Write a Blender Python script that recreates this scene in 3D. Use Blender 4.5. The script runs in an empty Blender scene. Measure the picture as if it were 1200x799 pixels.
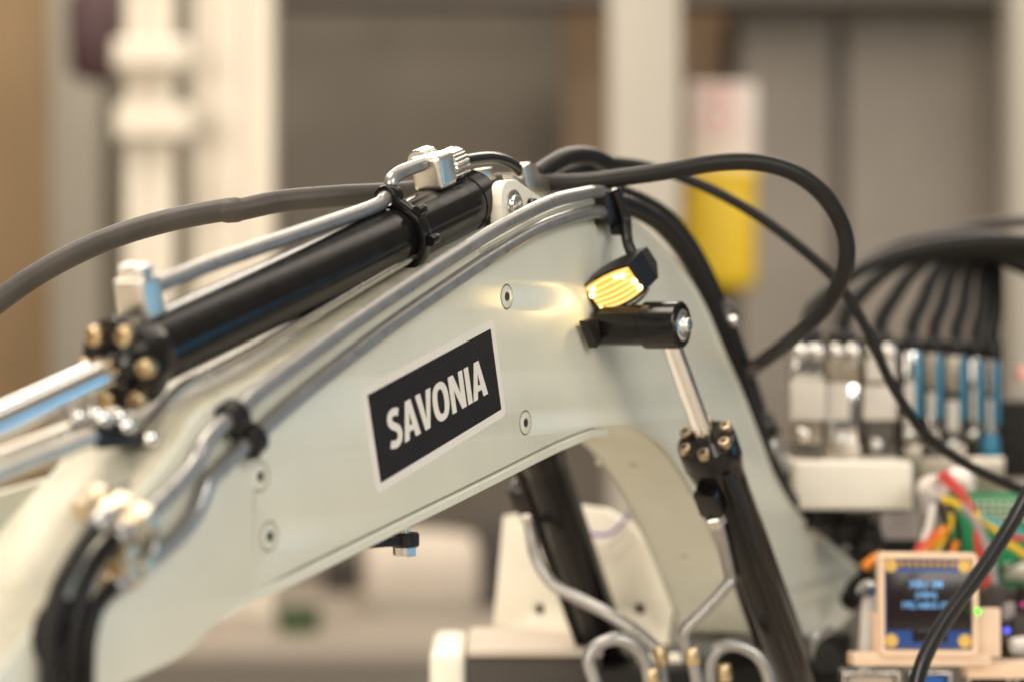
import bpy, bmesh, math, random
from mathutils import Vector, Matrix
random.seed(7)
V = Vector
scene = bpy.context.scene
# ------------------------------------------------------------------ camera / light
# everything below is measured in millimetres from the lens: x right, y away, z up
MM = 0.001
LIFT = 1.20                                  # lens height above the floor, metres
F = 2400.0                                   # focal length in photo pixels (72 mm on full frame)
cam_d = bpy.data.cameras.new('camera'); cam = bpy.data.objects.new('camera', cam_d)
scene.collection.objects.link(cam); scene.camera = cam
cam.location = (0, 0, LIFT); cam.rotation_euler = (math.pi/2, 0, 0)
cam_d.sensor_width = 36; cam_d.lens = F/1200*36; cam_d.clip_start = 0.01; cam_d.clip_end = 50
cam_d.dof.use_dof = True; cam_d.dof.focus_distance = 0.472; cam_d.dof.aperture_fstop = 7.9
cam_d.dof.aperture_blades = 0

scene.render.engine = 'CYCLES'
scene.cycles.use_denoising = True
scene.cycles.max_bounces = 8
scene.cycles.sample_clamp_indirect = 6
scene.view_settings.view_transform = 'Standard'; scene.view_settings.look = 'None'
scene.view_settings.exposure = 0.12; scene.view_settings.gamma = 1.0
scene.view_settings.use_curve_mapping = False

world = bpy.data.worlds.new('World'); scene.world = world; world.use_nodes = True
wn = world.node_tree; wn.nodes.clear()
bg = wn.nodes.new('ShaderNodeBackground'); wo = wn.nodes.new('ShaderNodeOutputWorld')
tc = wn.nodes.new('ShaderNodeTexCoord'); sx = wn.nodes.new('ShaderNodeSeparateXYZ')
rp = wn.nodes.new('ShaderNodeValToRGB'); mr = wn.nodes.new('ShaderNodeMapRange')
mr.inputs[1].default_value = -1; mr.inputs[2].default_value = 1
rp.color_ramp.elements[0].position = 0.25; rp.color_ramp.elements[0].color = (0.16, 0.13, 0.10, 1)
rp.color_ramp.elements[1].position = 0.80; rp.color_ramp.elements[1].color = (0.72, 0.62, 0.50, 1)
e = rp.color_ramp.elements.new(0.5); e.color = (0.36, 0.31, 0.25, 1)
wn.links.new(tc.outputs['Generated'], sx.inputs[0]); wn.links.new(sx.outputs[2], mr.inputs[0])
wn.links.new(mr.outputs[0], rp.inputs[0]); wn.links.new(rp.outputs[0], bg.inputs[0])
wn.links.new(bg.outputs[0], wo.inputs[0]); bg.inputs[1].default_value = 0.36

def area(name, loc, target, sx_, sy_, power, col):
    d = bpy.data.lights.new(name, 'AREA'); d.shape = 'RECTANGLE'; d.size = sx_; d.size_y = sy_
    d.energy = power; d.color = col
    o = bpy.data.objects.new(name, d); scene.collection.objects.link(o)
    o.location = V(loc)*MM + V((0, 0, LIFT))
    dr = (V(target)-V(loc)).normalized(); o.rotation_euler = dr.to_track_quat('-Z', 'Y').to_euler()
    return o
area('ceiling_lamp', (-420, 380, 1150), (-30, 430, 0), 0.75, 0.55, 15.0, (1.0, 0.87, 0.72))
area('rear_ceiling_lamp', (-150, 1900, 1050), (0, 700, 0), 1.9, 0.45, 22.0, (1.0, 0.89, 0.76))
area('bluish_window', (1500, 640, 0), (0, 430, 0), 0.8, 0.42, 1.7, (0.12, 0.58, 1.0))
area('front_fill', (900, -900, 700), (50, 480, 0), 1.1, 0.8, 16.5, (1.0, 0.94, 0.86))  # added fill light from right behind the camera
area('front_fill', (-800, -900, 250), (0, 560, -50), 1.2, 0.9, 16.0, (1.0, 0.89, 0.74))  # added fill to brighten the boom underside, rods and white plate
area('background_fill', (-700, 900, 1300), (-300, 1700, 0), 1.6, 0.6, 7.5, (1.0, 0.89, 0.79))  # added to brighten the aluminium posts
area('background_fill', (700, 1300, 1500), (300, 2400, 0), 1.6, 0.6, 8.0, (1.0, 0.89, 0.76))

# ------------------------------------------------------------------ frames
A = math.radians(60.8)
U = V((math.cos(A), math.sin(A), 0)); NIN = V((-math.sin(A), math.cos(A), 0)); OUT = -NIN; Z = V((0, 0, 1))
P0 = V((-90/F*450, 450, 0))
def ray(px, py): return V(((px-600)/F, 1, (399.5-py)/F))
def D(px, py, d): return ray(px, py)*d
def B(px, py, w=0.0):                         # pixel seen on the plane w mm inside the boom's near side
    r = ray(px, py); return r*((w+P0.dot(NIN))/r.dot(NIN))
def TZ(px, py, w=0.0):
    p = B(px, py, w); return ((p-P0).dot(U), p.z)
def W3(t, z, w): return P0 + U*t + NIN*w + Z*z
def onplane(px, py, c, n):
    r = ray(px, py); return r*(c.dot(n)/r.dot(n))

# ------------------------------------------------------------------ materials
M = {}
def mat(name, col, rough=0.5, metal=0.0, var=0.0, vscale=120.0, bump=0.0, bscale=900.0, coat=0.0, emit=None, estr=0.0, rvar=0.0, dirt=None, spec=0.5, stretch=None):
    m = bpy.data.materials.new(name); m.use_nodes = True; nt = m.node_tree
    p = nt.nodes['Principled BSDF']; L = nt.links.new
    p.inputs['Base Color'].default_value = (*col, 1); p.inputs['Roughness'].default_value = rough
    p.inputs['Metallic'].default_value = metal; p.inputs['Coat Weight'].default_value = coat
    p.inputs['Specular IOR Level'].default_value = spec
    p.inputs['Coat Roughness'].default_value = 0.26
    tcn = nt.nodes.new('ShaderNodeTexCoord'); src = tcn.outputs['Object']
    if stretch:
        mp = nt.nodes.new('ShaderNodeMapping'); mp.inputs['Scale'].default_value = stretch
        L(src, mp.inputs[0]); src = mp.outputs[0]
    if var > 0 or rvar > 0:
        n = nt.nodes.new('ShaderNodeTexNoise'); n.inputs['Scale'].default_value = vscale
        n.inputs['Detail'].default_value = 6; n.inputs['Roughness'].default_value = 0.62; L(src, n.inputs['Vector'])
        if var > 0:
            hi = tuple(min(1, c*(1+var)) for c in col); lo = tuple(c*(1-var) for c in col)
            r = nt.nodes.new('ShaderNodeValToRGB'); r.color_ramp.elements[0].color = (*lo, 1); r.color_ramp.elements[1].color = (*hi, 1)
            r.color_ramp.elements[0].position = 0.3; r.color_ramp.elements[1].position = 0.7
            L(n.outputs['Fac'], r.inputs[0]); out = r.outputs[0]
            if dirt:
                dcol, dscale, thr = dirt
                n2 = nt.nodes.new('ShaderNodeTexNoise'); n2.inputs['Scale'].default_value = dscale; n2.inputs['Detail'].default_value = 8
                n2.inputs['Roughness'].default_value = 0.7; L(src, n2.inputs['Vector'])
                r2 = nt.nodes.new('ShaderNodeValToRGB'); r2.color_ramp.elements[0].position = thr; r2.color_ramp.elements[1].position = min(1, thr+0.06)
                L(n2.outputs['Fac'], r2.inputs[0])
                mx = nt.nodes.new('ShaderNodeMixRGB'); mx.inputs[2].default_value = (*dcol, 1)
                L(r2.outputs[0], mx.inputs[0]); L(out, mx.inputs[1]); out = mx.outputs[0]
            L(out, p.inputs['Base Color'])
        if rvar > 0:
            q = nt.nodes.new('ShaderNodeMapRange'); q.inputs[3].default_value = max(0.02, rough-rvar); q.inputs[4].default_value = rough+rvar
            q.inputs[1].default_value = 0.3; q.inputs[2].default_value = 0.7
            L(n.outputs['Fac'], q.inputs[0]); L(q.outputs[0], p.inputs['Roughness'])
    if bump > 0:
        b = nt.nodes.new('ShaderNodeBump'); b.inputs['Strength'].default_value = bump; b.inputs['Distance'].default_value = 0.0002
        n3 = nt.nodes.new('ShaderNodeTexNoise'); n3.inputs['Scale'].default_value = bscale; n3.inputs['Detail'].default_value = 3
        L(src, n3.inputs['Vector']); L(n3.outputs['Fac'], b.inputs['Height']); L(b.outputs[0], p.inputs['Normal'])
    if emit:
        p.inputs['Emission Color'].default_value = (*emit, 1); p.inputs['Emission Strength'].default_value = estr
    M[name] = m; return m
mat('boom_paint', (0.68, 0.69, 0.595), 0.36, var=0.045, vscale=45, bump=0.06, bscale=700, coat=0.25, rvar=0.05, dirt=((0.36, 0.33, 0.24), 1500, 0.735))
mat('top_paint', (0.56, 0.54, 0.43), 0.42, var=0.12, vscale=220, bump=0.5, bscale=600, rvar=0.1, dirt=((0.25, 0.22, 0.16), 900, 0.62))
mat('white_paint', (0.80, 0.77, 0.67), 0.42, var=0.04, vscale=80, bump=0.1)
mat('black_anodised', (0.007, 0.0066, 0.0066), 0.19, spec=0.32, var=0.3, vscale=300, rvar=0.05, dirt=((0.10, 0.09, 0.08), 1900, 0.76))
mat('black_plastic', (0.008, 0.0075, 0.0075), 0.40, spec=0.4, var=0.3, vscale=200, bump=0.15, bscale=2000)
mat('matt_black', (0.010, 0.009, 0.008), 0.6, spec=0.3, var=0.3, vscale=200)
mat('chrome', (0.90, 0.90, 0.90), 0.13, 1.0, rvar=0.04, vscale=400, var=0.03)
mat('pipe_steel', (0.37, 0.37, 0.365), 0.32, 0.72, var=0.10, vscale=260, rvar=0.08, bump=0.06, bscale=1800)
mat('bright_steel', (0.74, 0.72, 0.68), 0.26, 1.0, var=0.08, vscale=500, rvar=0.08, bump=0.15, bscale=1500)
mat('aluminium', (0.80, 0.76, 0.68), 0.36, 1.0, var=0.08, vscale=300, rvar=0.08, bump=0.2, bscale=1800)
mat('union_metal', (0.74, 0.63, 0.47), 0.42, 1.0, var=0.1, vscale=300, rvar=0.08)
mat('pipe_bright', (0.70, 0.68, 0.64), 0.24, 1.0, rvar=0.05, vscale=200)
mat('dull_brass', (0.40, 0.32, 0.22), 0.36, 1.0, var=0.2, vscale=400, rvar=0.1)
mat('brass', (0.62, 0.48, 0.29), 0.34, 1.0, var=0.15, vscale=500, rvar=0.1)
mat('rubber', (0.011, 0.010, 0.0092), 0.44, spec=0.28, var=0.2, vscale=160, bump=0.25, bscale=1200)
mat('grey_sleeve', (0.050, 0.043, 0.037), 0.5, spec=0.4, var=0.2, vscale=120, bump=0.3, bscale=500)
mat('glossy_hose', (0.012, 0.013, 0.016), 0.22, var=0.2, vscale=200)
mat('sticker_white', (0.80, 0.77, 0.71), 0.38, var=0.03, vscale=100)
mat('sticker_black', (0.014, 0.012, 0.012), 0.55, spec=0.25, var=0.25, vscale=400, dirt=((0.16, 0.15, 0.13), 2200, 0.71))
mat('letter_white', (0.80, 0.77, 0.70), 0.4, var=0.03, vscale=300)
mat('dark_gap', (0.03, 0.028, 0.022), 0.7)
mat('groove', (0.22, 0.20, 0.14), 0.7)
mat('yellow_plastic', (0.74, 0.50, 0.0), 0.4, var=0.05, vscale=6)
mat('sign_white', (0.72, 0.66, 0.62), 0.5, var=0.04, vscale=10)
mat('sign_red', (0.80, 0.22, 0.16), 0.5)
mat('sign_pink', (0.80, 0.42, 0.36), 0.5)
mat('wall_paint', (0.225, 0.198, 0.16), 0.7, var=0.16, vscale=5.0)
mat('steel_cabinet', (0.25, 0.22, 0.185), 0.5, var=0.15, vscale=5.0, rvar=0.08)
mat('dark_trim', (0.11, 0.095, 0.08), 0.6, var=0.1, vscale=4)
mat('wood_board', (0.31, 0.20, 0.09), 0.5, var=0.14, vscale=9, stretch=(5, 5, 0.6))
mat('brown_board', (0.22, 0.14, 0.075), 0.5, var=0.14, vscale=9, stretch=(5, 5, 0.6))
mat('profile_alu', (0.72, 0.66, 0.56), 0.42, 0.2, var=0.03, vscale=20)
mat('pillar_paint', (0.48, 0.45, 0.385), 0.5, var=0.04, vscale=8)
mat('olive_panel', (0.17, 0.15, 0.11), 0.55, var=0.06, vscale=5)
mat('grey_panel', (0.30, 0.275, 0.225), 0.55, var=0.06, vscale=5)
mat('table_top', (0.30, 0.26, 0.215), 0.5, var=0.08, vscale=6)
mat('bench_top', (0.46, 0.41, 0.34), 0.5, var=0.05, vscale=12)
mat('cloth_white', (0.50, 0.44, 0.37), 0.8, var=0.1, vscale=20)
mat('dark_stuff', (0.05, 0.042, 0.036), 0.6, var=0.3, vscale=20)
mat('plum', (0.09, 0.045, 0.05), 0.6, var=0.2, vscale=20)
mat('leaf_green', (0.05, 0.085, 0.03), 0.6, var=0.3, vscale=60)
mat('valve_metal', (0.42, 0.37, 0.30), 0.34, 0.85, var=0.1, vscale=120, rvar=0.1)
mat('valve_label', (0.62, 0.58, 0.52), 0.5, var=0.03, vscale=100)
mat('valve_blue', (0.03, 0.20, 0.34), 0.38, var=0.08, vscale=100)
mat('printed_beige', (0.78, 0.58, 0.42), 0.5, var=0.06, vscale=150, bump=0.3, bscale=2500)
mat('pcb_blue', (0.02, 0.075, 0.30), 0.35, var=0.1, vscale=200)
mat('pcb_green', (0.008, 0.23, 0.085), 0.38, var=0.12, vscale=150)
mat('solder', (0.75, 0.73, 0.60), 0.35, 0.8)
mat('screen_glass', (0.018, 0.013, 0.014), 0.18)
mat('gold_pad', (0.80, 0.52, 0.14), 0.35, 0.45)
mat('wire_red', (0.60, 0.05, 0.04), 0.4); mat('wire_yellow', (0.75, 0.50, 0.02), 0.4)
mat('wire_orange', (0.80, 0.24, 0.01), 0.4); mat('wire_grey', (0.35, 0.32, 0.32), 0.45)
mat('wire_white', (0.75, 0.71, 0.66), 0.45); mat('wire_teal', (0.03, 0.28, 0.30), 0.4); mat('wire_violet', (0.10, 0.04, 0.35), 0.4)
mat('usb_blue', (0.02, 0.12, 0.50), 0.4)
mat('oled_glow', (0.02, 0.02, 0.02), 0.4, emit=(0.20, 0.55, 1.0), estr=1.0)
mat('led_green', (0.05, 0.3, 0.02), 0.3, emit=(0.18, 1.0, 0.06), estr=1.3)
mat('led_blue', (0.02, 0.02, 0.3), 0.3, emit=(0.10, 0.12, 1.0), estr=1.5)
mat('led_pink', (0.3, 0.02, 0.1), 0.3, emit=(1.0, 0.10, 0.35), estr=0.5)
mat('lamp_emitter', (0.8, 0.6, 0.2), 0.3, emit=(1.0, 0.80, 0.42), estr=3.5)
# ribbed amber lens: it glows, brighter where the emitters sit behind it
m = mat('lens_glow', (0.75, 0.50, 0.10), 0.12, emit=(1.0, 0.52, 0.12), estr=0.34)
mat('rib_glow', (0.8, 0.55, 0.15), 0.15, emit=(1.0, 0.70, 0.28), estr=0.95)

# ------------------------------------------------------------------ mesh helpers
ORG = {}
def link(o): scene.collection.objects.link(o)
def mk(name, vf, material, parent=None, smooth=40, org=None, sub=None):
    verts, faces = vf
    if parent is not None: o0 = ORG[parent.name]
    elif org is not None: o0 = V(org)
    else:
        o0 = V((sum(v[0] for v in verts)/len(verts), sum(v[1] for v in verts)/len(verts), min(v[2] for v in verts)))
    me = bpy.data.meshes.new(name)
    me.from_pydata([(V(v)-o0)*MM for v in verts], [], faces); me.update()
    bm = bmesh.new(); bm.from_mesh(me); bmesh.ops.recalc_face_normals(bm, faces=bm.faces); bm.to_mesh(me); bm.free()
    if smooth:
        for p in me.polygons: p.use_smooth = True
        me.set_sharp_from_angle(angle=math.radians(smooth))
    me.materials.append(M[material])
    o = bpy.data.objects.new(name, me); link(o)
    if parent is not None: o.parent = parent
    else: o.location = o0*MM + V((0, 0, LIFT))
    ORG[o.name] = o0
    return o
def tag(o, label, cat, group=None, kind=None):
    if label: o['label'] = label
    if cat: o['category'] = cat
    if group: o['group'] = group
    if kind: o['kind'] = kind
    return o
def thing(name, label, cat, org, group=None):
    o = bpy.data.objects.new(name, None); link(o); o.empty_display_size = 0.005
    o.location = V(org)*MM + V((0, 0, LIFT)); ORG[o.name] = V(org)
    return tag(o, label, cat, group)
def struct(o): o['kind'] = 'structure'; return o
def join(*vfs):
    vs, fs = [], []
    for v, f in vfs:
        n = len(vs); vs += list(v); fs += [tuple(i+n for i in q) for q in f]
    return vs, fs
def catmull(pts, n=8):
    pts = [V(p) for p in pts]
    if len(pts) < 3: return pts
    P = [pts[0]*2-pts[1]] + pts + [pts[-1]*2-pts[-2]]; out = []
    for i in range(1, len(P)-2):
        p0, p1, p2, p3 = P[i-1:i+3]
        for k in range(n):
            t = k/n
            out.append(0.5*((2*p1)+(p2-p0)*t+(2*p0-5*p1+4*p2-p3)*t*t+(3*p1-p0-3*p2+p3)*t**3))
    out.append(pts[-1]); return out
def tube(pts, r, seg=14, n=8, smooth=True, wob=0.0):
    P = catmull(pts, n) if smooth else [V(p) for p in pts]
    N = len(P); vs, fs = [], []
    tan = [(P[min(i+1, N-1)]-P[max(i-1, 0)]).normalized() for i in range(N)]
    a = tan[0].orthogonal().normalized()
    for i in range(N):
        a = (a - tan[i]*a.dot(tan[i])).normalized(); b = tan[i].cross(a)
        rr = r[0]+(r[1]-r[0])*i/(N-1) if isinstance(r, tuple) else r
        rr *= 1+wob*math.sin(i*1.7)*math.sin(i*0.61+1)
        for k in range(seg):
            q = 2*math.pi*k/seg; vs.append(P[i]+a*math.cos(q)*rr+b*math.sin(q)*rr)
    for i in range(N-1):
        for k in range(seg):
            k2 = (k+1) % seg; fs.append((i*seg+k, i*seg+k2, (i+1)*seg+k2, (i+1)*seg+k))
    fs.append(tuple(range(seg))[::-1]); fs.append(tuple((N-1)*seg+k for k in range(seg)))
    return vs, fs
def lathe(p, ax, prof, seg=28, x0=None, knurl=0.0, sq=None):
    """prof: (height along ax, radius)"""
    ax = V(ax).normalized(); a = (V(x0) if x0 is not None else ax.orthogonal()); a = (a-ax*a.dot(ax)).normalized(); b = ax.cross(a)
    vs, fs = [], []; idx = []
    for h, r in prof:
        c = V(p)+ax*h
        if r < 1e-6: idx.append([len(vs)]); vs.append(c)
        else:
            row = []
            for k in range(seg):
                q = 2*math.pi*k/seg; rr = r*(1-(knurl if k % 2 else 0)); row.append(len(vs)); vs.append(c+a*math.cos(q)*rr+b*math.sin(q)*rr)
            idx.append(row)
    for i in range(len(idx)-1):
        r0, r1 = idx[i], idx[i+1]
        for k in range(seg):
            k2 = (k+1) % seg
            if len(r0) == 1 and len(r1) == 1: continue
            if len(r0) == 1: fs.append((r0[0], r1[k], r1[k2]))
            elif len(r1) == 1: fs.append((r0[k], r0[k2], r1[0]))
            else: fs.append((r0[k], r0[k2], r1[k2], r1[k]))
    if len(idx[0]) > 1: fs.append(tuple(idx[0])[::-1])
    if len(idx[-1]) > 1: fs.append(tuple(idx[-1]))
    return vs, fs
def cyl(p, q, r, seg=24, bev=0.3, **k):
    p, q = V(p), V(q); L = (q-p).length; b = min(bev, r*0.4, L*0.4)
    return lathe(p, q-p, [(0, r-b), (b*0.3, r-b*0.3), (b, r), (L-b, r), (L-b*0.3, r-b*0.3), (L, r-b)], seg, **k)
def from_bm(bm):
    bm.verts.index_update(); vf = [v.co.copy() for v in bm.verts], [tuple(v.index for v in f.verts) for f in bm.faces]; bm.free(); return vf
def prism(front, ext, bev=0.0, bseg=2):
    front = [V(p) for p in front]; n = len(front); bm = bmesh.new()
    a = [bm.verts.new(p) for p in front]; b = [bm.verts.new(p+V(ext)) for p in front]
    bm.faces.new(a); bm.faces.new(b[::-1])
    for i in range(n): bm.faces.new((a[i], b[i], b[(i+1) % n], a[(i+1) % n]))
    bmesh.ops.recalc_face_normals(bm, faces=bm.faces)
    if bev > 0: bmesh.ops.bevel(bm, geom=list(bm.edges), offset=bev, segments=bseg, affect='EDGES', profile=0.6, clamp_overlap=True)
    return from_bm(bm)
def box(c, h, axes=None, bev=0.3, bseg=2):
    ex, ey, ez = axes if axes else (V((1, 0, 0)), V((0, 1, 0)), Z); c = V(c)
    fr = [c-ex*h[0]-ey*h[1]-ez*h[2], c+ex*h[0]-ey*h[1]-ez*h[2], c+ex*h[0]-ey*h[1]+ez*h[2], c-ex*h[0]-ey*h[1]+ez*h[2]]
    return prism(fr, ey*(2*h[1]), bev, bseg)
BF = (U, NIN, Z)                                # the boom's own axes
def pbox(x0, y0, x1, y1, d, depth, bev=0.5, bseg=2):   # a camera-facing box measured at distance d
    a = D(x0, y1, d); b = D(x1, y0, d); return box(((a.x+b.x)/2, d+depth/2, (a.z+b.z)/2), ((b.x-a.x)/2, depth/2, (b.z-a.z)/2), None, bev, bseg)
def sheet(polys, fmap, thick=0.0, bev=0.0):
    """2D polygons (holes allowed) filled, given thickness, mapped to 3D with fmap(x, y, h)"""
    cu = bpy.data.curves.new('tmp', 'CURVE'); cu.dimensions = '2D'; cu.fill_mode = 'BOTH'
    cu.extrude = max(0, thick/2-bev); cu.bevel_depth = bev; cu.bevel_resolution = 1; cu.offset = -bev
    for P in polys:
        s = cu.splines.new('POLY'); s.points.add(len(P)-1); s.use_cyclic_u = True
        for i, (x, y) in enumerate(P): s.points[i].co = (x, y, 0, 1)
    o = bpy.data.objects.new('tmp', cu); link(o); dg = bpy.context.evaluated_depsgraph_get(); dg.update()
    me = bpy.data.meshes.new_from_object(o.evaluated_get(dg))
    bm = bmesh.new(); bm.from_mesh(me); bmesh.ops.remove_doubles(bm, verts=bm.verts, dist=1e-5)
    vf = [fmap(v.co.x, v.co.y, v.co.z) for v in bm.verts], None
    bm.verts.index_update(); vf = vf[0], [tuple(v.index for v in f.verts) for f in bm.faces]
    bm.free(); bpy.data.objects.remove(o); bpy.data.curves.remove(cu); bpy.data.meshes.remove(me)
    return vf
def circle(cx, cy, r, n=28): return [(cx+r*math.cos(2*math.pi*k/n), cy+r*math.sin(2*math.pi*k/n)) for k in range(n)]
def smooth2(pts, n=5): return [(p.x, p.y) for p in catmull([V((x, y, 0)) for x, y in pts], n)]
def strip(path, w0, w1, th, nrm=1, bev=0.0, taper=None):
    """plate that follows a (t,z) path, from w0 to w1, th thick to the left (nrm=1) of the path"""
    n = len(path); vs, fs = [], []; off = []
    for i in range(n):
        a = V((*path[max(i-1, 0)], 0)); b = V((*path[min(i+1, n-1)], 0)); d = (b-a).normalized(); off.append((-d.y*th*nrm, d.x*th*nrm))
    w0_, w1_ = w0, w1; hs = 1.0
    for i, (t, z) in enumerate(path):
        if taper:
            f_ = i/(n-1); k = max(0.0, (f_-taper[0])/(1-taper[0]), 1-f_/taper[2]); k = k*k*(3-2*k); w0 = w0_+k*taper[1]; w1 = w1_-k*taper[1]; hs = 1-0.96*max(0.0, min(1.0, (f_-taper[0])/(1-taper[0])))
        o = off[i]; b = bev
        ring = [(0, w0+b), (0, w1-b), (b, w1), (th-b, w1), (th, w1-b), (th, w0+b), (th-b, w0), (b, w0)] if bev else [(0, w0), (0, w1), (th, w1), (th, w0)]
        for h, w in ring: vs.append(W3(t+o[0]*h*hs/th, z+o[1]*h*hs/th, w))
    m_ = 8 if bev else 4
    for i in range(n-1):
        for k in range(m_):
            k2 = (k+1) % m_; fs.append((i*m_+k, i*m_+k2, (i+1)*m_+k2, (i+1)*m_+k))
    fs.append(tuple(range(m_))); fs.append(tuple((n-1)*m_+k for k in range(m_)))
    return vs, fs
def socket_bolt(p, ax, r, h, seg=22):
    return lathe(p, ax, [(0, r), (h*0.75, r), (h*0.93, r*0.93), (h, r*0.8), (h, r*0.46), (h*0.35, r*0.44), (h*0.35, 0)], seg)

# ------------------------------------------------------------------ background (about 1.5 to 2.6 m behind)
wl = 2600
mk_wall = struct(mk('wall', pbox(-300, -350, 1500, 1250, wl, 60, 0), 'wall_paint', smooth=0))
cab = thing('steel_cabinet', 'tall grey brown steel cabinet along the right back wall', 'cabinet', D(1010, 1050, 2350))
for x0, x1 in ((868, 976), (992, 1182)): mk('door', pbox(x0, 12, x1, 1000, 2330, 20, 3), 'steel_cabinet', cab)
mk('carcass', pbox(860, 4, 1190, 1005, 2351, 200, 2), 'dark_trim', cab)
tag(mk('door_frame', pbox(1191, -80, 1270, 1050, 2200, 60, 4), 'pillar_paint'), 'pale upright frame at the far right edge behind the cables', 'frame')
tag(mk('lintel_beam', pbox(315, -60, 1200, 3, 2250, 60, 3), 'dark_trim'), 'dark horizontal beam across the top of the back wall', 'beam')
tag(mk('brown_board', pbox(660, -60, 850, 330, 2400, 30, 3), 'brown_board'), 'narrow brown wooden board behind the middle pillar', 'board')
tag(mk('wood_door', pbox(-120, -80, 62, 900, 2300, 50, 4), 'wood_board'), 'orange brown wooden door at the far left edge', 'door')
tag(mk('partition_wall', pbox(58, -80, 118, 900, 2150, 40, 4), 'grey_panel'), 'narrow grey green upright partition beside the wooden door', 'partition')
tag(mk('partition_wall', pbox(112, -80, 228, 900, 2200, 40, 4), 'olive_panel'), 'dim olive partition behind the slim aluminium post', 'partition')
mk_p = thing('hanging_jacket', 'dark plum coloured garment hanging at the upper left behind the post', 'garment', D(115, 100, 1950))
mk('cloth', lathe(D(112, 96, 1950), Z, [(0, 14), (10, 22), (40, 26), (80, 22), (110, 12), (130, 6)], 18), 'plum', mk_p)
mk('sleeve', lathe(D(90, 88, 1950), Z, [(0, 7), (30, 9), (70, 10), (84, 4)], 14), 'dark_stuff', mk_p)
def profile_post(name, label, x0, x1, d, grooves):
    t = thing(name, label, 'post', D((x0+x1)/2, 900, d))
    a = D(x0, 900, d).x; b = D(x1, -100, d).x; w = b-a; pts = [(0, 0)]
    for g in grooves: gx = g*w; pts += [(gx-4, 0), (gx-4, 6), (gx+4, 6), (gx+4, 0)]
    pts += [(w, 0), (w, w*0.6), (0, w*0.6)]
    z0 = D(0, 900, d).z; z1 = D(0, -100, d).z
    mk('column', prism([V((a+x, d+y, z0)) for x, y in pts], Z*(z1-z0), 0), 'profile_alu', t, smooth=0)
    return t
profile_post('aluminium_post', 'wide pale aluminium profile post at upper left', 226, 318, 1650, (0.27, 0.68))
sp = profile_post('aluminium_post', 'slim pale aluminium post with two cross clamps at upper left', 148, 200, 1600, (0.5,))
for y0, y1, x0, x1 in ((44, 82, 130, 222), (122, 164, 132, 226)):
    mk('cross_clamp', pbox(x0, y0, x1, y1, 1575, 22, 5, 3), 'profile_alu', sp)
tag(mk('middle_pillar', pbox(716, -80, 798, 900, 1650, 60, 6), 'pillar_paint'), 'pale cream upright pillar in the middle background', 'pillar')
dsp = thing('yellow_dispenser', 'yellow wall box below the white sign with a red dot', 'box', D(848, 345, 1750))
mk('body', pbox(808, 202, 888, 340, 1740, 40, 12, 4), 'yellow_plastic', dsp)
mk('lid', pbox(806, 196, 890, 214, 1738, 44, 5, 3), 'yellow_plastic', dsp)
sg = thing('wall_sign', 'white upright sign with a pale red ring above the yellow box', 'sign', D(848, 204, 1760))
mk('board', pbox(808, 97, 887, 201, 1760, 8, 3, 2), 'sign_white', sg)
c0 = D(841, 137, 1759)
def flat_xz(c): return lambda x, y, h: V((c.x+x, c.y+h, c.z+y))
mk('ring', sheet([circle(0, 0, 17), circle(0, 0, 13)], flat_xz(c0), 0.8), 'sign_pink', sg)
mk('dot', sheet([circle(0, 0, 4)], flat_xz(c0), 0.8), 'sign_red', sg)
mk('print_bar', sheet([[(-20, 20), (20, 20), (20, 24), (-20, 24)]], flat_xz(c0), 0.8), 'sign_pink', sg)
# lower background under the boom
desk = struct(mk('bench_surface', box((-100, 480, -245), (900, 800, 10), None, 2), 'bench_top', smooth=0))
bt = thing('work_table', 'long grey beige table seen blurred under the boom', 'table', D(450, 1000, 1500))
mk('table_top', pbox(-40, 758, 640, 790, 1480, 700, 4), 'table_top', bt)
mk('front_rail', pbox(-40, 791, 640, 850, 1500, 30, 3), 'cloth_white', bt)
mk('leg', pbox(560, 851, 590, 1000, 1510, 30, 3), 'cloth_white', bt)
mk('leg', pbox(120, 851, 150, 1000, 1510, 30, 3), 'cloth_white', bt)
tag(mk('rolled_cloth', lathe(D(425, 684, 1700), V((1, 0.1, 0)), [(0, 30), (4, 42), (30, 46), (70, 44), (92, 40), (97, 28)], 22), 'cloth_white'), 'off white rolled cloth bundle on the table behind the boom', 'cloth')
tag(mk('storage_bin', pbox(432, 700, 556, 764, 1650, 60, 6), 'grey_panel'), 'beige grey bin under the cloth bundle on the table', 'bin')
tag(mk('dark_case', pbox(378, 655, 430, 748, 1800, 60, 6), 'dark_stuff'), 'dark case behind the boom, left of the cloth bundle', 'case')
tag(mk('green_tub', lathe(D(350, 748, 1560), Z, [(0, 13), (2, 15), (22, 17), (24, 16), (24, 14), (4, 12), (4, 0)], 20), 'leaf_green'), 'small dark green tub standing on the blurred table', 'tub')
tag(mk('dark_case', pbox(556, 610, 600, 756, 1700, 60, 6), 'dark_stuff'), 'dark upright case left of the white mounting plate', 'case')
tag(mk('grey_case', pbox(320, 640, 380, 720, 1900, 60, 6), 'grey_panel'), 'grey case farthest back, above the green tub', 'case')

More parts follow.
